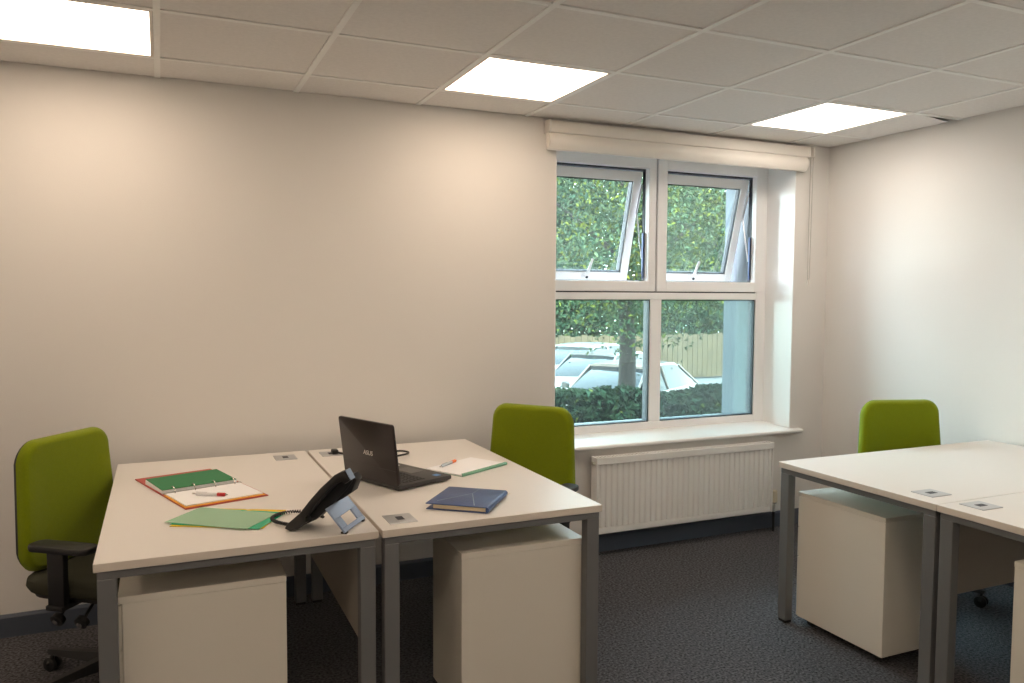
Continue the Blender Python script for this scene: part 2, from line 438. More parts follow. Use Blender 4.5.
# ------------------------------------------------------------------ radiator
rad = thing('radiator', 'white ribbed panel radiator on the wall under the window', 'radiator', (-1.124, 0, .13))
RW, RH = .631, .432
pts = []; nfl = 33; pitch = 2*(RW-.012)/nfl
for i in range(nfl):
    x = -RW+.012+i*pitch
    pts += [(x, -.094), (x+pitch*.30, -.094), (x+pitch*.45, -.101), (x+pitch*.85, -.101)]
pts += [(RW-.012, -.094), (RW-.012, -.080), (-RW+.012, -.080)]
q = MB(); q.flat(pts, .038, RH-.030); q.box((-RW+.012, -.099, 0), (RW-.012, -.082, .036), .006); q.box((-RW+.012, -.099, RH-.040), (RW-.012, -.082, RH-.006), .006)
q.build('front_panel', RADM, rad)
MB().box((-RW+.02, -.056, .01), (RW-.02, -.044, RH-.01), .004).build('rear_panel', RADM, rad)
q = MB()
nf = 60
for i in range(nf): 
    x = -RW+.03+i*(2*RW-.06)/(nf-1); q.box((x-.001, -.080, .02), (x+.001, -.056, RH-.02))
q.build('convector_fin', RADM, rad)
q = MB(); q.box((-RW, -.104, RH-.008), (RW, -.100, RH+.004)); q.box((-RW, -.044, RH-.008), (RW, -.040, RH+.004))
for i in range(66):
    x = -RW+.008+i*(2*RW-.016)/65; q.box((x-.003, -.101, RH-.002), (x+.003, -.043, RH+.002))
q.box((-RW, -.106, RH-.034), (RW, -.099, RH+.0045), .002)
q.build('top_grille', RADM, rad)
for sx in (-1, 1):
    x = sx*RW
    MB().box((min(x, x-sx*.010), -.104, 0), (max(x, x-sx*.010), -.040, RH+.004), .002).build('side_panel', RADM, rad)
    MB().box((sx*.45-.02, -.044, .03), (sx*.45+.02, 0, RH-.06)).build('wall_bracket', RADM, rad)
MB().tube([(-RW-.012, -.072, RH-.03), (-RW+.004, -.072, RH-.03)], .010, 12).build('air_vent', BRASS, rad, True)
vl = MB().tube([(RW+.026, -.085, -.004), (RW+.026, -.085, .05)], [.011, .011], 12).build('valve', BRASS, rad, True)
q = MB(); q.tube([(RW-.005, -.085, .030), (RW+.026, -.085, .030)], .008, 10); q.build('valve_tail', BRASS, vl, True)
MB().tube([(RW+.026, -.085, .05), (RW+.026, -.085, .056), (RW+.026, -.085, .12), (RW+.026, -.085, .124), (RW+.026, -.085, .130)], [.012, .021, .020, .0205, .016], 16).build('thermostat_head', mat('trv_cream', (.66, .58, .44), .5), vl, True)
MB().tube([(RW+.026, -.085, .05), (RW+.026, -.085, .064)], .0175, 16).build('collar', BLACKP, vl, True)
MB().tube([(RW+.026, -.085, -.13), (RW+.026, -.085, .0)], .0085, 10).build('pipe', BLACKP, vl, True)

# ------------------------------------------------------------------ desks
def make_desk(label, loc, rz, ports=(-.575, .57), modesty=False, px=.326):
    r = thing('desk', label, 'desk', (loc[0], loc[1], 0), rz, 'white bench desks with grey legs')
    L, W, Z = .70, .400, .729
    q = MB(); q.box((-W, -L, Z-.025), (W, L, Z), .0015, seg=1)
    top = q.build('desktop', [MELA, MELAEDGE], r)
    for p in top.data.polygons:
        if abs(p.normal.z) < .5: p.material_index = 1
    for sy in (-1, 1):
        y0, y1 = sorted((sy*(L-.008), sy*(L-.048)))
        MB().box((-W+.008, y0, Z-.050), (W-.008, y1, Z-.0255), .003).build('end_rail', STEEL, r)
        for sx in (-1, 1):
            x0, x1 = sorted((sx*(W-.008), sx*(W-.058)))
            lg = MB().box((x0, y0, .012), (x1, y1, Z-.049), .003).build('leg', STEEL, r)
            MB().box((x0+.002, y0+.002, 0), (x1-.002, y1-.002, .013), .003).build('foot', BLACKP, lg)
    for x in (-.20, .22):
        MB().box((x-.02, -L+.047, Z-.060), (x+.02, L-.047, Z-.0265), .003).build('long_rail', STEEL, r)
    for y in ports:
        q = MB(); q.box((px-.047, y-.052, Z-.001), (px+.047, y+.052, Z+.003), .0015)
        pt = q.build('cable_port', PORT, r)
        MB().box((px-.012, y-.020, Z+.0028), (px+.012, y+.020, Z+.0038), 0).build('slot', GASKET, pt)
    if modesty:
        MB().box((.350, -L+.06, .362), (.368, L-.06, Z-.026), .001).build('modesty_panel', MODP, r)
    return r
make_desk('white desk holding the open red ring binder and the desk phone', (-3.747, -.796), 0, ports=(.564,), modesty=True, px=.290)
make_desk('white desk holding the open laptop and the blue notebook', (-2.935, -.796), PI, ports=(-.575, .595), px=.314)
make_desk('bare white desk near the radiator, a green chair tucked behind it', (-.722, -1.557), -PI/2, modesty=True, px=.280)
make_desk('bare white desk joined to the front of another bare desk, mostly outside the frame', (-.722, -2.360), PI/2)

# ------------------------------------------------------------------ pedestals
def make_pedestal(label, loc, rz):
    r = thing('pedestal', label, 'drawer unit', (loc[0], loc[1], 0), rz, 'white mobile drawer pedestals under the desks')
    D, W = .235, .155
    MB().box((-D+.011, -W, .036), (D, W, .582), .0015, seg=1).build('body', PEDM, r)
    MB().box((-D, -W-.001, .582), (D+.001, W+.001, .602), .002).build('top_panel', PEDTOP, r)
    z = .038
    for hgt in (.269, .132, .132):
        d = MB().box((-D, -W+.002, z), (-D+.010, W-.002, z+hgt), .002).build('drawer', PEDM, r)
        q = MB(); zz = z+hgt-.035
        q.tube([(-D, -.055, zz), (-D-.022, -.050, zz), (-D-.024, 0, zz), (-D-.022, .050, zz), (-D, .055, zz)], .005, 8)
        q.build('handle', ALU, d, True)
        z += hgt+.003
    for sx in (-1, 1):
        for sy in (-1, 1):
            x, y = sx*(D-.05), sy*(W-.045)
            c = MB(); c.tube([(x, y-.011, .016), (x, y-.004, .016), (x, y+.004, .016), (x, y+.011, .016)], [.013, .016, .016, .013], 16)
            c.box((x-.010, y-.013, .024), (x+.010, y+.013, .0365), .003)
            c.build('castor', BLACKP, r, True)
    return r
make_pedestal('white drawer pedestal under the desk with the red binder', (-3.857, -1.270), 0)
make_pedestal('white drawer pedestal under the desk with the laptop', (-2.815, -1.290), PI)
make_pedestal('white drawer pedestal under the bare desk near the radiator', (-1.208, -1.458), -PI/2)
make_pedestal('white drawer pedestal cut off by the frame edge, under the bare desk', (-1.232, -2.462), PI/2)

# ------------------------------------------------------------------ office chair (faces local -y)
def rr(w, h, r, n=7, top=1.0):
    """rounded rectangle outline, width scaled by `top` at its upper edge; origin at its centre"""
    out = []
    for cx, cz, a0 in ((w-r, h-r, 0), (-w+r, h-r, 90), (-w+r, -h+r, 180), (w-r, -h+r, 270)):
        for i in range(n):
            a = R(a0+90*i/(n-1)); x = cx+r*math.cos(a); z = cz+r*math.sin(a)
            k = 1+(top-1)*(z+h)/(2*h); out.append((x*k, z))
    return out
def pad(mb, outline, y_of, t0, t1, seg=5):
    """cushion over an (x, z) outline: y_of(x, z) is the mid surface, bulging t0 at the rim to t1 in the middle, toward -y"""
    rings = []
    for k in range(seg+1):
        u = k/seg; sc = math.sin(u*PI/2) if False else u
        sh = math.cos(u*PI/2)
        rings.append((1-.10*(1-math.cos(u*PI/2)), t0+(t1-t0)*math.sin(u*PI/2)))
    prev = [mb.bm.verts.new((x, y_of(x, z), z)) for x, z in outline]; first = prev
    for sc, th in rings[1:]:
        cur = [mb.bm.verts.new((x*sc, y_of(x*sc, z*sc)-th, z*sc)) for x, z in outline]
        for j in range(len(cur)):
            mb.bm.faces.new((prev[j], prev[(j+1) % len(cur)], cur[(j+1) % len(cur)], cur[j]))
        prev = cur
    # fill the middle with shrinking rings so the surface stays curved
    for sc in (.72, .5, .28, .1):
        cur = [mb.bm.verts.new((x*sc, y_of(x*sc, z*sc)-t1-(.9-sc)*.006, z*sc)) for x, z in outline]
        for j in range(len(cur)):
            mb.bm.faces.new((prev[j], prev[(j+1) % len(cur)], cur[(j+1) % len(cur)], cur[j]))
        prev = cur
    mb.bm.faces.new(prev); mb.bm.faces.new(first[::-1])
    bmesh.ops.recalc_face_normals(mb.bm, faces=mb.bm.faces[:])

def make_chair(label, loc, rz):
    """origin on the floor under the column; backrest at +y, user faces -y"""
    r = thing('office_chair', label, 'chair', (loc[0], loc[1], 0), rz, 'lime green office chairs with black arms')
    ZB, YB = .700, .235
    out = rr(.240, .238, .075, top=.88)
    yb = lambda x, z: YB + .05*(z+.02)**2/.0576*0 + .035*(z/.238) - .028*((z+.10)/.238)**2 - .35*x*x*1.0 + .0
    q = MB(); pad(q, out, yb, .004, .042); q.build('backrest', FABG, r, True, (0, 0, ZB))
    q = MB(); pad(q, rr(.237, .235, .075, top=.88), lambda x, z: -yb(x, z)-.001, .004, .020)
    bmesh.ops.transform(q.bm, matrix=Matrix.Scale(-1, 4, (0, 1, 0)), verts=q.bm.verts[:]); bmesh.ops.reverse_faces(q.bm, faces=q.bm.faces[:])
    q.build('back_shell', SHELL, r, True, (0, 0, ZB))
    # seat: rounded, waterfall front
    q = MB()
    def ring(sc, z, oy=0): 
        return [(x*sc, y*sc*.98-.02+oy, z - (.030*max(0, (-y-.12)/.12)**2 if z > .42 else 0)) for x, y in rr(.245, .235, .10)]
    q.loft([ring(.86, .395), ring(.96, .405), ring(1.0, .425), ring(.985, .448), ring(.93, .460), ring(.75, .466), ring(.4, .466), ring(.1, .465)])
    q.build('seat', FABD, r, True)
    q = MB(); q.flat([(x*.9, y*.9-.02) for x, y in rr(.245, .235, .10)], .384, .398, bev=.004); q.build('seat_shell', SHELL, r, True)
    # spine joining seat and back
    q = MB(); q.loft([[(x+dx, y, z+dz) for dx, dz in ((-.035, -.006), (.035, -.006), (.035, .006), (-.035, .006))] if i < 2 else
                      [(x+dx, y+dz, z) for dx, dz in ((-.035, .007), (.035, .007), (.035, -.007), (-.035, -.007))]
                      for i, (x, y, z) in enumerate([(0, .05, .375), (0, .17, .375), (0, .262, .42), (0, .272, .56), (0, .285, .72)])])
    q.build('back_bracket', SHELL, r, True)
    # mechanism with paddle levers
    mc = MB().box((-.075, -.11, .335), (.075, .12, .392), .010).build('tilt_mechanism', SHELL, r, True)
    for sx in (-1, 1):
        for yy in (-.04, .06):
            q = MB(); q.tube([(sx*.07, yy, .362), (sx*.15, yy, .350), (sx*.205, yy-.01, .318)], .006, 8)
            q.tube([(sx*.200, yy-.01, .318), (sx*.205, yy-.01, .316), (sx*.222, yy-.01, .308), (sx*.226, yy-.01, .306)], [.012, .024, .024, .012], 14)
            q.build('lever', DARKP, mc, True)
            MB().tube([(sx*.2255, yy-.01, .3063), (sx*.2285, yy-.01, .3050)], .011, 12).build('lever_cap', CHROME, mc, True)
    # T arms
    for sx in (-1, 1):
        a = MB()
        a.box((min(sx*.06, sx*.285), -.035, .372), (max(sx*.06, sx*.285), .035, .390), .004)
        a.box((sx*.262-.014, -.034, .372), (sx*.262+.014, .034, .58), .006)
        ar = a.build('armrest', SHELL, r, True)
        p = MB(); p.flat([(sx*.258+x, y-.02) for x, y in rr(.042, .125, .035)], .578, .603, bev=.008); p.build('arm_pad', DARKP, ar, True)
    MB().tube([(0, 0, .085), (0, 0, .21), (0, 0, .211), (0, 0, .34)], [.030, .030, .019, .019], 16).build('gas_column', SHELL, r, True)
    bs = MB().tube([(0, 0, .060), (0, 0, .072), (0, 0, .105), (0, 0, .112)], [.04, .048, .044, .034], 20).build('star_base', SHELL, r, True)
    for k in range(5):
        a = 2*PI*k/5+.3; c, s_ = math.cos(a), math.sin(a)
        q = MB()
        def sec(d, hw, z0, z1): return [(c*d-s_*w, s_*d+c*w, z) for w, z in ((-hw, z0), (hw, z0), (hw*.6, z1), (-hw*.6, z1))]
        q.loft([sec(.03, .028, .062, .105), sec(.15, .024, .066, .094), sec(.285, .018, .068, .084), sec(.30, .012, .07, .082)])
        q.build('base_arm', SHELL, r, True)
        cs = MB(); x, y = c*.285, s_*.285
        for w in (-.014, .014):
            cs.tube([(x-s_*(w-.009), y+c*(w-.009), .027), (x-s_*(w-.006), y+c*(w-.006), .027), (x-s_*(w+.006), y+c*(w+.006), .027), (x-s_*(w+.009), y+c*(w+.009), .027)], [.021, .027, .027, .021], 18)
        cs.tube([(x, y, .03), (x, y, .075)], .007, 8); cs.tube([(x-s_*.026, y+c*.026, .032), (x, y, .060), (x+s_*.026, y-c*.026, .032)], .007, 8)
        cs.build('castor', BLACKP, r, True)
    return r
def face(fx, fy): return math.atan2(fx, -fy)    # turn local -y to (fx, fy)
ca = (-4.150, -.595)
chair = make_chair('green office chair at the binder end, beside the bare wall, arm and seat showing', ca, face(.80, -.60))
dup(chair, (-2.470, -.565), face(-.78, -.62), 'green office chair before the radiator, backrest rising over the laptop desk')
dup(chair, (-.500, -1.160), face(-.28, -.96), 'green office chair in the room corner, behind the bare desk')

def smooth_path(p, n=8):
    p = [Vector(x) for x in p]; out = []
    for i in range(len(p)-1):
        p0, p1, p2, p3 = p[max(i-1, 0)], p[i], p[i+1], p[min(i+2, len(p)-1)]
        for k in range(n):
            t_ = k/n
            out.append(.5*((2*p1)+(p2-p0)*t_+(2*p0-5*p1+4*p2-p3)*t_**2+(3*p1-p0-3*p2+p3)*t_**3))
    return out+[p[-1]]
# ------------------------------------------------------------------ things on the desks
DZ = .7296
# open ring binder
bd = thing('ring_binder', 'open red ring binder with green dividers and white pages on the desk', 'binder', (-3.838, -.688, DZ), R(17.3))
MB().box((-.150, -.280, 0), (.150, -.046, .0035), .001).build('near_cover', RED, bd)
MB().box((-.150, -.046, 0), (.150, .024, .0035), .001).build('spine', RED, bd)
MB().box((-.150, .024, 0), (.150, .298, .0035), .001).build('far_cover', RED, bd)
MB().box((-.148, -.272, .0036), (.142, -.052, .0052)).build('amber_divider', AMBER, bd)
MB().box((-.141, -.258, .0053), (.138, -.046, .0095), .0008).build('page_stack', PAPER, bd)
MB().box((-.145, -.030, .0036), (.132, .178, .020), .0008).build('far_page_stack', PAPER, bd)
MB().flat([(-.150, -.036), (.128, -.036), (.136, .190), (-.142, .184)], .0202, .0222).build('green_divider', GREENC, bd)
rg = MB().box((-.145, -.046, .0036), (.145, -.030, .009), .001).build('ring_plate', METAL, bd)
for x in (-.112, -.038, .038, .112):
    MB().tube([(x, -.038-.022*math.cos(a), .008+.022*math.sin(a)) for a in [PI*i/12 for i in range(13)]], .0022, 8).build('ring', METAL, bd, True)

def pen(label, a, b, z, r0, body, grip, tipend, gl=.30):
    a = Vector((*a, z)); b = Vector((*b, z)); d = b-a; L = d.length
    t = thing('ballpoint_pen', label, 'pen', a, math.atan2(d.y, d.x))
    MB().tube([(L*.10, 0, 0), (L*.14, 0, 0), (L*(1-gl), 0, 0)], [r0*.7, r0, r0], 14).build('barrel', body, t, True)
    MB().tube([(L*(1-gl), 0, 0), (L*(1-gl)+.001, 0, 0), (L*.90, 0, 0), (L*.93, 0, 0)], [r0*.95, r0*1.12, r0*1.12, r0*.8], 14).build('grip', grip, t, True)
    MB().tube([(L*.93, 0, 0), (L, 0, 0)], [r0*.6, r0*.15], 12).build('tip', tipend, t, True)
    MB().tube([(0, 0, 0), (L*.10, 0, 0)], [r0*.45, r0*.5], 10).build('push_button', METAL, t, True)
    MB().box((L*.10, -.0018, r0), (L*.42, .0018, r0+.002), .0006).build('clip', body, t)
    return t
pen('red and white pen lying on the open binder page', (-3.870, -.838), (-3.752, -.905), DZ+.0166, .0060, PENW, PENR, METAL)
pen('orange and clear pen lying on the white notepad', (-2.890, -.742), (-2.778, -.640), DZ+.0138, .0060, PENC, PENO, BLACKP)

# plastic wallets
def wallet(label, m, cx, cy, rz, z, w=.152, h=.100):
    o = MB()
    o.flat([(-w, -h), (w, -h), (w, h), (w*.12+.012, h), (w*.12, h-.006), (w*.12-.012, h), (-w, h)], 0, .0012)
    t = o.build('document_wallet', m); t.location = (cx, cy, DZ+z); t.rotation_euler = (0, 0, R(rz)); tag(t, label, 'document wallet', 'plastic wallets fanned on the desk')
wallet('yellow plastic wallet, lowest of the fanned stack beside the phone cord', FYEL, -3.765, -1.165, -27.0, .0004, .153, .109)
wallet('jade green plastic wallet between the yellow and the pale one', FJADE, -3.767, -1.176, -33.0, .0024, .153, .098)
wallet('pale green plastic wallet, topmost of the fanned stack', FPALE, -3.790, -1.168, -38.0, .0044, .148, .094)

# desk phone: local x runs to the front edge of the phone, y across it
ph = thing('desk_phone', 'black desk phone with coiled cord, standing at the desk corner', 'telephone', (-3.412, -1.4245, DZ), math.atan2(.57, -.82))
MB().prism([(.180, .004), (.187, .012), (.118, .082), (.030, .164), (.004, .176), (-.016, .160), (.006, .130), (.055, .078), (.110, .028), (.165, .002)], -.020, .042, bev=.003).build('phone_body', PHONEB, ph, True)
MB().prism([(.034, .146), (.040, .152), (-.012, .178), (-.026, .162), (-.010, .122), (.020, .100), (.056, .082)], -.016, .036, bev=.002).build('rear_housing', PHONEB, ph, True)
MB().prism([(.037, .1545), (.041, .1525), (-.0115, .1800), (-.0145, .1820)], -.014, .034).build('housing_light_edge', PHONELIT, ph)  # light edge of the housing laid on as a pale blue strip
hs = MB()
outer = [(.194, .008), (.186, .022), (.142, .060), (.108, .103), (.074, .141), (.026, .186), (.006, .197), (-.008, .201)]
inner = [(-.025, .172), (-.008, .159), (.003, .166), (.022, .158), (.062, .118), (.094, .082), (.124, .046), (.118, .034), (.150, .008), (.176, .000)]
hs.prism(outer+inner, .046, .088, bev=.005)
hd = hs.build('handset', BLACKP, ph, True)
MB().prism([(-.0085, .2020), (-.0265, .1720), (-.0290, .1740), (-.0115, .2035)], .050, .084, bev=.0006).build('handset_end', PHONELIT, hd)
# screen and keys on the front face (slopes from (.118,.082) to (.030,.164))
d = Vector((.118-.030, 0, .082-.164)).normalized(); nrm = Vector((-d.z, 0, d.x)); nrm = nrm if nrm.z > 0 else -nrm
Mf = Matrix(((d.x, 0, nrm.x, .030), (0, 1, 0, 0), (d.z, 0, nrm.z, .164), (0, 0, 0, 1)))
MB().box((.004, -.030, 0), (.050, .036, .003), .001, M=Mf).build('display', SCREEN, ph)
kk = MB()
for i in range(4):
    for j in range(3): kk.box((.060+i*.015, -.028+j*.022, 0), (.070+i*.015, -.012+j*.022, .003), .001, M=Mf)
kk.build('keypad', DARKP, ph)
# stand: sloping plate with an opening
sd = Vector((.063, 0, .073)); sl_ = sd.length; sd.normalize(); sn = Vector((-sd.z, 0, sd.x))
Ms = Matrix(((sd.x, 0, sn.x, -.004), (0, 1, 0, 0), (sd.z, 0, sn.z, .003), (0, 0, 0, 1)))
st = MB()
hy = .083
for (x0, x1, y0, y1) in ((0, .015, -hy, hy), (.052, sl_, -hy, hy), (.015, .052, -hy, -.043), (.015, .052, .043, hy)):
    st.box((x0, y0, 0), (x1, y1, .007), .0012, M=Ms)
stand = st.build('stand', PHONELIT, ph)
for y in (-.07, .07): MB().box((-.010, y-.008, .0), (.010, y+.008, .007), .002).build('rubber_foot', BLACKP, stand)
cp = []
for i in range(520):
    u = i/519; a = u*2*PI*46
    cp.append((u, a))
lp_ = smooth_path([(.180, .050, .010), (.215, .040, .009), (.262, .018, .009), (.290, -.020, .009), (.284, -.070, .009), (.245, -.105, .009), (.190, -.100, .009), (.130, -.060, .010)], 40)
q_ = []
for u, a in cp:
    k_ = u*(len(lp_)-1); i0 = min(int(k_), len(lp_)-2); p_ = lp_[i0].lerp(lp_[i0+1], k_-i0); d_ = (lp_[i0+1]-lp_[i0]).normalized()
    q_.append(p_+Vector((-d_.y, d_.x, 0))*.0042*math.cos(a)+Vector((0, 0, 1))*.0042*math.sin(a))
cp = q_
MB().tube(cp, .0022, 6).build('coiled_cord', BLACKP, ph, True)

# laptop
lp = thing('laptop', 'open black laptop with silver logo on its lid, on the desk', 'laptop', (-3.221, -.888, DZ), math.atan2(.40, .915))
LW = .171
MB().box((0, -LW, .004), (.270, LW, .0225), .006).build('base', LAPB, lp, True)
q = MB()
for x in (.02, .225):
    for y in (-LW+.03, LW-.03): q.box((x-.01, y-.012, 0), (x+.01, y+.012, .005), .001)
q.build('rubber_foot', BLACKP, lp)
q = MB()
for i in range(6):
    for j in range(15):
        x = .045+i*.0175; y = -.148+j*.0198
        q.box((x, y, .0235), (x+.0145, y+.0165, .0255), .0006, seg=1)
q.build('keyboard', KEYM, lp)
MB().box((.165, -.045, .0238), (.232, .060, .0246), .0004).build('touchpad', mat('touchpad_grey', (.08, .078, .076), .3), lp)
MB().box((.205, -.150, .0238), (.232, -.122, .0244)).build('sticker', STICK, lp)
MB().box((.205, .110, .0238), (.235, .150, .0244)).build('warranty_sticker', PAPER, lp)
q = MB(); q.tube([(.006, -LW+.03, .022), (.006, LW-.03, .022)], .008, 12); q.build('hinge', BLACKP, lp, True)
lid = bpy.data.objects.new('lid', None)
q = MB()
q.flat([(x, y) for x, y in rr(.1705, .120, .012)], -.0055, .0055, bev=.002)
# outline is (width, height): stand it up so x->y, y->z, thickness->x
bmesh.ops.transform(q.bm, matrix=Matrix(((0, 0, 1, 0), (1, 0, 0, 0), (0, 1, 0, .122), (0, 0, 0, 1))), verts=q.bm.verts[:])
bmesh.ops.recalc_face_normals(q.bm, faces=q.bm.faces[:])
lid = q.build('lid', LAPM, lp, True); lid.location = (.004, 0, .018); lid.rotation_euler = (0, R(-7.8), 0)
MB().box((.0053, -.158, .022), (.0065, .158, .226), .0004).build('screen', SCREEN, lid)
MB().box((-.0062, -.166, .060), (-.0054, .166, .0612)).build('trim_line', LAPB, lid)
MB().tube([(.0058, 0, .2345), (.0070, 0, .2345)], .003, 10).build('webcam', SCREEN, lid)
cu = bpy.data.curves.new('logo', 'FONT'); cu.body = 'ASUS'; cu.size = .026; cu.extrude = .0004; cu.align_x = 'CENTER'; cu.align_y = 'CENTER'; cu.shear = .25
to = bpy.data.objects.new('logo_tmp', cu); COL.objects.link(to)
dg = bpy.context.evaluated_depsgraph_get(); dg.update()
lm = bpy.data.meshes.new_from_object(to.evaluated_get(dg)); bpy.data.objects.remove(to)
lm.name = 'logo'; lm.materials.clear(); lm.materials.append(LOGO)
lo = bpy.data.objects.new('logo', lm); COL.objects.link(lo); lo.parent = lid
# text x -> local -y, text y -> z, facing -x
lo.matrix_local = Matrix(((0, 0, -1, -.0060), (-1, 0, 0, .0), (0, 1, 0, .112), (0, 0, 0, 1)))

# power lead looping out behind the lid
pc = [(-3.236, -.238, .012), (-3.215, -.27, .010), (-3.17, -.31, .0065), (-3.10, -.33, .0065), (-3.02, -.33, .010), (-2.955, -.345, .014), (-2.925, -.385, .014),
      (-2.945, -.42, .012), (-3.01, -.435, .008), (-3.08, -.47, .0062), (-3.16, -.55, .0062), (-3.235, -.62, .008), (-3.262, -.672, .012), (-3.255, -.705, .0145)]
pw = thing('power_lead', 'black laptop power lead looping on the desk behind the laptop', 'cable', (-3.1, -.4, DZ))
MB().tube([Vector((x+3.1, y+.4, z)) for x, y, z in smooth_path(pc)], .0048, 8).build('lead', BLACKP, pw, True)
MB().box((-.150, .135, .0042), (-.122, .178, .024), .004).build('plug', BLACKP, pw, True)

# notepad
nt_ = thing('notepad', 'white ruled pad with a green bound edge under the orange pen', 'notepad', (-2.766, -.738, DZ), R(29.4))
MB().box((-.150, -.102, 0), (.150, .104, .0015)).build('back_cover', PADG, nt_)
MB().box((-.149, -.098, .0016), (.149, .103, .0075), .0008).build('page_block', PAPER, nt_)
q = MB()
for i in range(46):
    x = -.146+i*.0065
    q.tube([(x, -.098+.0075*math.cos(a), .0065+.0055*math.sin(a)) for a in [2*PI*k/10 for k in range(11)]], .0010, 5)
q.box((-.149, -.106, .001), (.149, -.098, .011), .002)
q.build('comb_binding', PADG, nt_)

# blue notebook
nb = thing('hardback_notebook', 'closed navy blue notebook with cream pages and a ribbon marker', 'notebook', (-2.968, -1.283, DZ), R(-38.5))
MB().box((-.112, -.124, 0), (.108, .124, .0035), .0015).build('back_cover', BLUEC, nb, True)
MB().box((-.088, -.117, .0036), (.104, .118, .0185), .001).build('page_block', PAGES, nb)
fc = MB().box((-.114, -.124, .0186), (.108, .124, .0222), .0015).build('front_cover', BLUEC, nb, True)
q = MB()
sp = [(.104, .0002)] + [(.104+.012*math.sin(a), .0112-.011*math.cos(a)) for a in [PI*i/8 for i in range(9)]][1:-1] + [(.104, .0222)]
q.prism(sp, -.124, .124); q.build('spine', BLUEC, nb, True)
q = MB()
for pl in ([(.010, .118), (.004, .045)], [(.004, .045), (.060, -.112)], [(.004, .045), (-.085, -.085)]):
    (x0, y0), (x1, y1) = pl; dx, dy = x1-x0, y1-y0; L_ = math.hypot(dx, dy); nx, ny = -dy/L_*.0016, dx/L_*.0016
    q.flat([(x0+nx, y0+ny), (x0-nx, y0-ny), (x1-nx, y1-ny), (x1+nx, y1+ny)], .0219, .0225)
q.build('pale_line', COVERLINE, fc)  # pale lines meeting in a Y on the cover
q = MB(); q.flat([(.090, .118), (.096, .118), (.102, .135), (.118, .160), (.113, .163), (.097, .139)], .0006, .0012); q.build('ribbon', RIBBON, nb)

# ------------------------------------------------------------------ outside
gz0 = -.20
struct(MB().box((-14, .62, gz0-.3), (30, 5.6, gz0)).build('ground', SOIL))
struct(MB().box((-20, 5.6, -1.6), (45, 40, -1.30)).build('ground', ASPH))

def leaf_mesh(centres, size, mats, weights, squash=1.0, jitter=1.0):
    """leaves as small folded diamonds, each two quads with a bent midrib"""
    vs, fs, mi = [], [], []
    for c in centres:
        s = size*random.uniform(.6, 1.35)
        e = Euler((random.uniform(-1.2, 1.2), random.uniform(-1.2, 1.2), random.uniform(0, 2*PI))).to_matrix()
        b = len(vs); f = random.uniform(.1, .35)*s
        for p in ((-s, 0, 0), (0, 0, -f*.3), (s, 0, -f), (-.15*s, .48*s, f), (-.15*s, -.48*s, f)):
            vs.append(Vector(c)+e @ Vector(p))
        fs += [(b, b+1, b+3), (b+1, b+2, b+3), (b, b+4, b+1), (b+1, b+4, b+2)]
        k = random.choices(range(len(mats)), weights)[0]; mi += [k]*4
    return vs, fs, mi
def leaves(name, centres, size, mats, weights, parent=None):
    vs, fs, mi = leaf_mesh(centres, size, mats, weights)
    me = bpy.data.meshes.new(name); me.from_pydata(vs, [], fs)
    for m_ in mats: me.materials.append(m_)
    me.polygons.foreach_set('material_index', mi); me.update()
    o = bpy.data.objects.new(name, me); COL.objects.link(o)
    if parent is not None: o.parent = parent
    return o
def blob(cx, cy, cz, rx, ry, rz, n, clumps=26):
    pts = []
    cl = []
    while len(cl) < clumps:
        p = Vector((random.uniform(-1, 1), random.uniform(-1, 1), random.uniform(-1, 1)))
        if .25 < p.length < 1: cl.append(p)
    for i in range(n):
        p = random.choice(cl)+Vector((random.gauss(0, .17), random.gauss(0, .17), random.gauss(0, .15)))
        pts.append((cx+p.x*rx, cy+p.y*ry, cz+p.z*rz))
    return pts
def tree(label, x, y, zg, h, rad, n, trunk_r, mats, w, size=.13, low=.3, squash=None):
    t = thing('tree', label, 'tree', (x, y, zg))
    ct = h*.62
    tp = [(0, 0, 0), (.03, .02, h*.2), (-.04, .05, h*.42), (.05, 0, h*.62), (0, .04, h*.82)]
    tk = MB(); tk.tube(smooth_path(tp, 5), [trunk_r*(1.15-.8*i/20) for i in range(21)], 14)
    for k in range(7):
        a = k*2.4; z0 = h*(.34+.06*k)
        tk.tube([(0, 0, z0), (math.cos(a)*rad*.35, math.sin(a)*rad*.35, z0+h*.10), (math.cos(a)*rad*.75, math.sin(a)*rad*.75, z0+h*.2)], [trunk_r*.4, trunk_r*.28, trunk_r*.1], 8)
    tk.build('trunk', BARK, t, True)
    cz = (low+h)/2
    pts = blob(0, 0, cz, rad, rad, (h-low)/2, n, 70)
    leaves('crown', pts, size, mats, w, t)
    return t
tree('leafy green tree outside on a dark trunk close behind the hedge', 1.82, 5.32, gz0, 5.2, 1.65, 25000, .115, [LEAF, LEAFY, LEAF2], [6, 2, 2], size=.034, low=1.3)
tree('broad green crown filling the open window pane nearer the room corner', 6.7, 8.3, -1.3, 7.6, 2.7, 32000, .18, [LEAF, LEAFY, LEAF2], [5, 3, 2], size=.045, low=2.4)
tree('green tree beyond the timber fence, seen over the parked car roofs', 9.4, 24.0, -1.3, 7.6, 2.6, 20000, .22, [LEAF2, LEAF], [6, 4], size=.12, low=.9)
tree('green tree beyond the timber fence, seen through the pane nearer the room corner', 16.8, 24.0, -1.3, 8.0, 2.6, 20000, .25, [LEAF, LEAF2], [5, 5], size=.12, low=.9)
tree('broad dark green tree outside, farthest of all, between two nearer crowns', 17.6, 34.0, -1.3, 10.2, 4.6, 30000, .25, [LEAF2, LEAF], [6, 4], size=.13, low=.9)
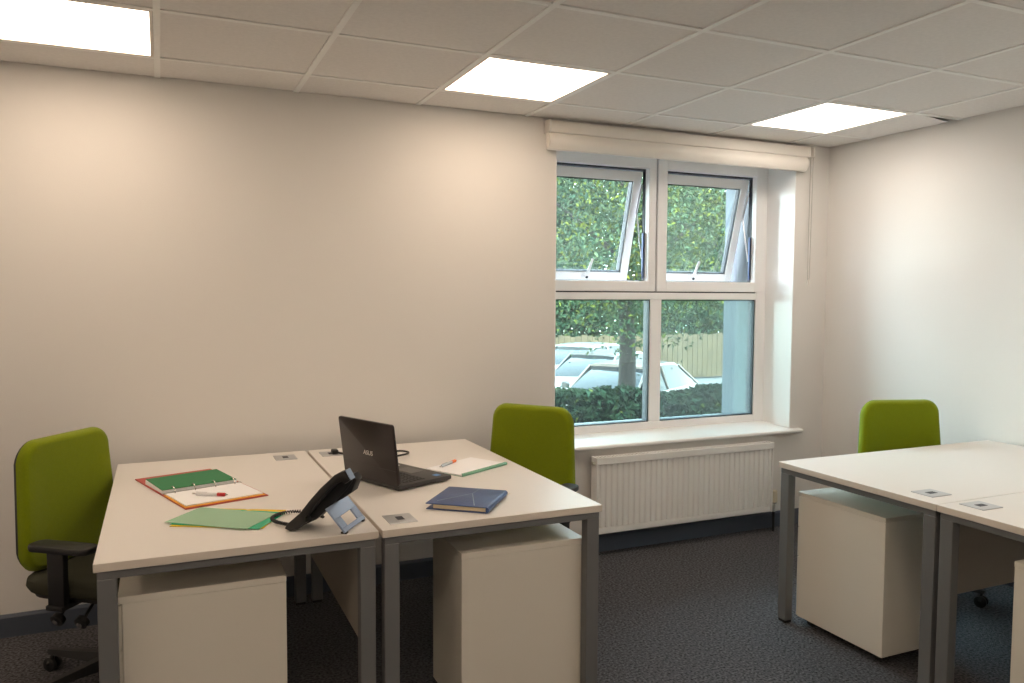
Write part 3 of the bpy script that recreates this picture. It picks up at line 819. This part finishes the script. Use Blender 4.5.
# low clipped hedge along the bank
hp = []
for i in range(15000):
    x = random.uniform(-1.5, 6.5); y = 4.6+random.uniform(-.30, .30)
    z = gz0+.03+random.random()**.8*(.44+.05*math.sin(x*2.1)+.03*math.sin(x*5.3))
    hp.append((x, y, z))
hg = thing('hedge', 'low dark green hedge outside below the parked cars', 'hedge', (2.5, 4.6, gz0))
ho = leaves('foliage', [(a-2.5, b-4.6, c-gz0) for a, b, c in hp], .055, [HEDGEM, LEAF2, LEAFY], [16, 3, .5], hg)
q = MB()
for i in range(24):
    x = -3.8+i*.33; q.tube([(x, 0, 0), (x+.05, .03, .25), (x-.02, -.03, .42)], [.012, .010, .005], 6)
q.build('hedge_stem', BARK, hg)
sp_ = [(random.uniform(-6, 6), random.gauss(0, .35), .05+2.9*random.random()**.8+.25*math.sin(i*.37)*random.random()) for i in range(20000)]
sh = thing('hedge', 'tall green hedge showing above the timber fence', 'hedge', (13.6, 19.3, -1.3))
leaves('foliage', sp_, .10, [LEAF2, LEAF, LEAFY], [6, 4, 1], sh)
q = MB()
for i in range(20):
    x = -5.7+i*.6; q.tube([(x, 0, 0), (x+.06, .05, 1.1), (x-.03, -.05, 2.3)], [.04, .03, .012], 6)
q.build('hedge_stem', BARK, sh)
# boarded fence on the far side of the car park
fb = MB(); nb_ = 150
for i in range(nb_):
    x = -13+i*.2; hh = 1.5+.03*math.sin(i*1.7); fb.box((x, -.012, .05), (x+.185, .012, hh))
fe = thing('fence', 'sunlit timber boarded fence behind the parked cars', 'fence', (9.0, 17.8, -1.3))
fb.build('fence_board', FENCEM, fe)
q = MB()
for z in (.3, 1.2): q.box((-13, .012, z), (17, .06, z+.09))
q.build('fence_rail', FENCEM, fe)

def car(label, x, y, heading, paint):
    c = thing('car', label, 'car', (x, y, -1.3), heading, 'cars parked outside the window')
    # stations from nose (+x) to tail: x, half width, sill z, belt z
    def body_ring(px, hw, z0, z1, tw):
        return [(px, -hw*.86, z0), (px, hw*.86, z0), (px, hw, z0+.12), (px, hw, z0+(z1-z0)*.62), (px, hw*tw, z1), (px, 0, z1+.025), (px, -hw*tw, z1), (px, -hw, z0+(z1-z0)*.62), (px, -hw, z0+.12)]
    b = MB(); b.loft([body_ring(*s) for s in ((2.10, .60, .34, .60, .80), (2.02, .74, .24, .68, .82), (1.75, .83, .20, .78, .86), (1.1, .87, .18, .90, .88), (.75, .87, .18, .95, .9),
        (-.2, .87, .18, .96, .92), (-1.2, .87, .18, .97, .92), (-1.75, .84, .22, .96, .88), (-2.02, .76, .28, .90, .84), (-2.10, .66, .38, .80, .8))])
    body = b.build('body', paint, c, True)
    def cab(px, hwb, zb, hwt, zt): return [(px, -hwb, zb), (px, hwb, zb), (px, hwt, zt), (px, hwt*.6, zt+.02), (px, -hwt*.6, zt+.02), (px, -hwt, zt)]
    gl = MB(); gl.loft([cab(.98, .74, .90, .72, .915), cab(.30, .78, .94, .60, 1.40), (cab(-.9, .78, .95, .60, 1.41)), cab(-1.55, .76, .95, .66, 1.16), cab(-1.85, .72, .94, .70, .97)])
    gl.build('window_glass', CARG, c, True)
    rf = MB(); rf.loft([[(px, -hw, zt-.02), (px, hw, zt-.02), (px, hw*.94, zt+.02), (px, 0, zt+.045), (px, -hw*.94, zt+.02)] for px, hw, zt in ((.34, .60, 1.40), (-.2, .615, 1.43), (-.95, .61, 1.415), (-1.15, .60, 1.35))])
    rf.build('roof', paint, c, True)
    for sy in (-1, 1):
        p = MB()
        for pts in ([(.98, .745, .90), (.32, .605, 1.40)], [(-.32, .79, .95), (-.30, .622, 1.40)], [(-1.80, .73, .95), (-1.10, .61, 1.38)]):
            p.tube([(a, sy*b_, z) for a, b_, z in pts], .022, 8)
        p.build('pillar', paint, c, True)
        MB().loft([[(.62+dx*k, sy*(.90+dy), 1.0+dz*k) for dx, dz in ((-.05, -.06), (.06, -.05), (.05, .06), (-.05, .07))] for dy, k in ((0, .4), (.05, 1), (.13, 1), (.17, .5))]).build('mirror', BLACKP, c, True)
        MB().loft([[(1.98-.06*abs(k), sy*.62+k*.14, .56+dz) for dz in (0, .12)] + [(1.82-.06*abs(k), sy*.62+k*.14, .72), (1.80-.06*abs(k), sy*.62+k*.14, .56)] for k in (-1, 0, 1)]).build('headlight', CHROME, c, True)
        for px in (1.32, -1.30):
            wv = MB(); wv.tube([(px, sy*.66, .31), (px, sy*.68, .31), (px, sy*.86, .31), (px, sy*.885, .31)], [.29, .31, .31, .28], 24)
            ww = wv.build('wheel', TYRE, c, True)
            MB().tube([(px, sy*.880, .31), (px, sy*.892, .31)], [.205, .19], 20).build('wheel_rim', ALU, ww, True)
    MB().box((2.075, -.42, .40), (2.10, .42, .54), .01).build('grille', BLACKP, c)
    MB().box((2.085, -.26, .33), (2.108, .26, .40), .004).build('bumper_insert', BLACKP, c)
    return c
hdg = PI+.52
car('champagne parked car partly hidden by the dark tree trunk', 4.35, 9.4, hdg, CARB)
car('silver parked car between the champagne car and the white car', 5.4, 12.2, hdg, CARS)
car('white parked car, farthest of the three beyond the hedge', 6.45, 15.0, hdg, CARW)

# ------------------------------------------------------------------ light and camera
wd = bpy.data.worlds.new('sky'); S.world = wd; wd.use_nodes = True; nt = wd.node_tree
bg = nt.nodes['Background']; bg.inputs['Strength'].default_value = 23.0
tc = nt.nodes.new('ShaderNodeTexCoord'); sx = nt.nodes.new('ShaderNodeSeparateXYZ'); rp = nt.nodes.new('ShaderNodeValToRGB')
nt.links.new(tc.outputs['Generated'], sx.inputs[0]); nt.links.new(sx.outputs['Z'], rp.inputs['Fac']); nt.links.new(rp.outputs['Color'], bg.inputs['Color'])
rp.color_ramp.elements[0].position = 0.0; rp.color_ramp.elements[0].color = (.90, .95, 1.0, 1)
rp.color_ramp.elements[1].position = .8; rp.color_ramp.elements[1].color = (.62, .78, 1.0, 1)
sun = bpy.data.lights.new('sun', 'SUN'); sun.energy = 14.0; sun.angle = R(1.0); sun.color = (1.0, .93, .80)
so_ = bpy.data.objects.new('sun', sun); COL.objects.link(so_); so_.rotation_euler = (R(42), 0, R(-38))

cam = bpy.data.cameras.new('camera'); co = bpy.data.objects.new('camera', cam); COL.objects.link(co)
cam.sensor_fit = 'HORIZONTAL'; cam.sensor_width = 36.0; cam.lens = 795.388/1024*36.0; cam.clip_start = .05; cam.clip_end = 200
yaw, pitch, roll = .4159, -.0589, .0051
fw = Vector((math.sin(yaw)*math.cos(pitch), math.cos(yaw)*math.cos(pitch), math.sin(pitch)))
rt = Vector((math.cos(yaw), -math.sin(yaw), 0)); up = rt.cross(fw)
rt2 = rt*math.cos(roll)+up*math.sin(roll); up2 = -rt*math.sin(roll)+up*math.cos(roll)
co.matrix_world = Matrix(((rt2.x, up2.x, -fw.x, -3.9626), (rt2.y, up2.y, -fw.y, -3.9218), (rt2.z, up2.z, -fw.z, 1.4752), (0, 0, 0, 1)))
S.camera = co

vs = S.view_settings; vs.view_transform = 'Standard'; vs.look = 'None'; vs.gamma = 1.0; vs.use_curve_mapping = False; vs.exposure = 0.13
S.display_settings.display_device = 'sRGB'
S.cycles.use_denoising = True
S.cycles.max_bounces = 10; S.cycles.diffuse_bounces = 6; S.cycles.transparent_max_bounces = 24
S.cycles.sample_clamp_indirect = 6.0
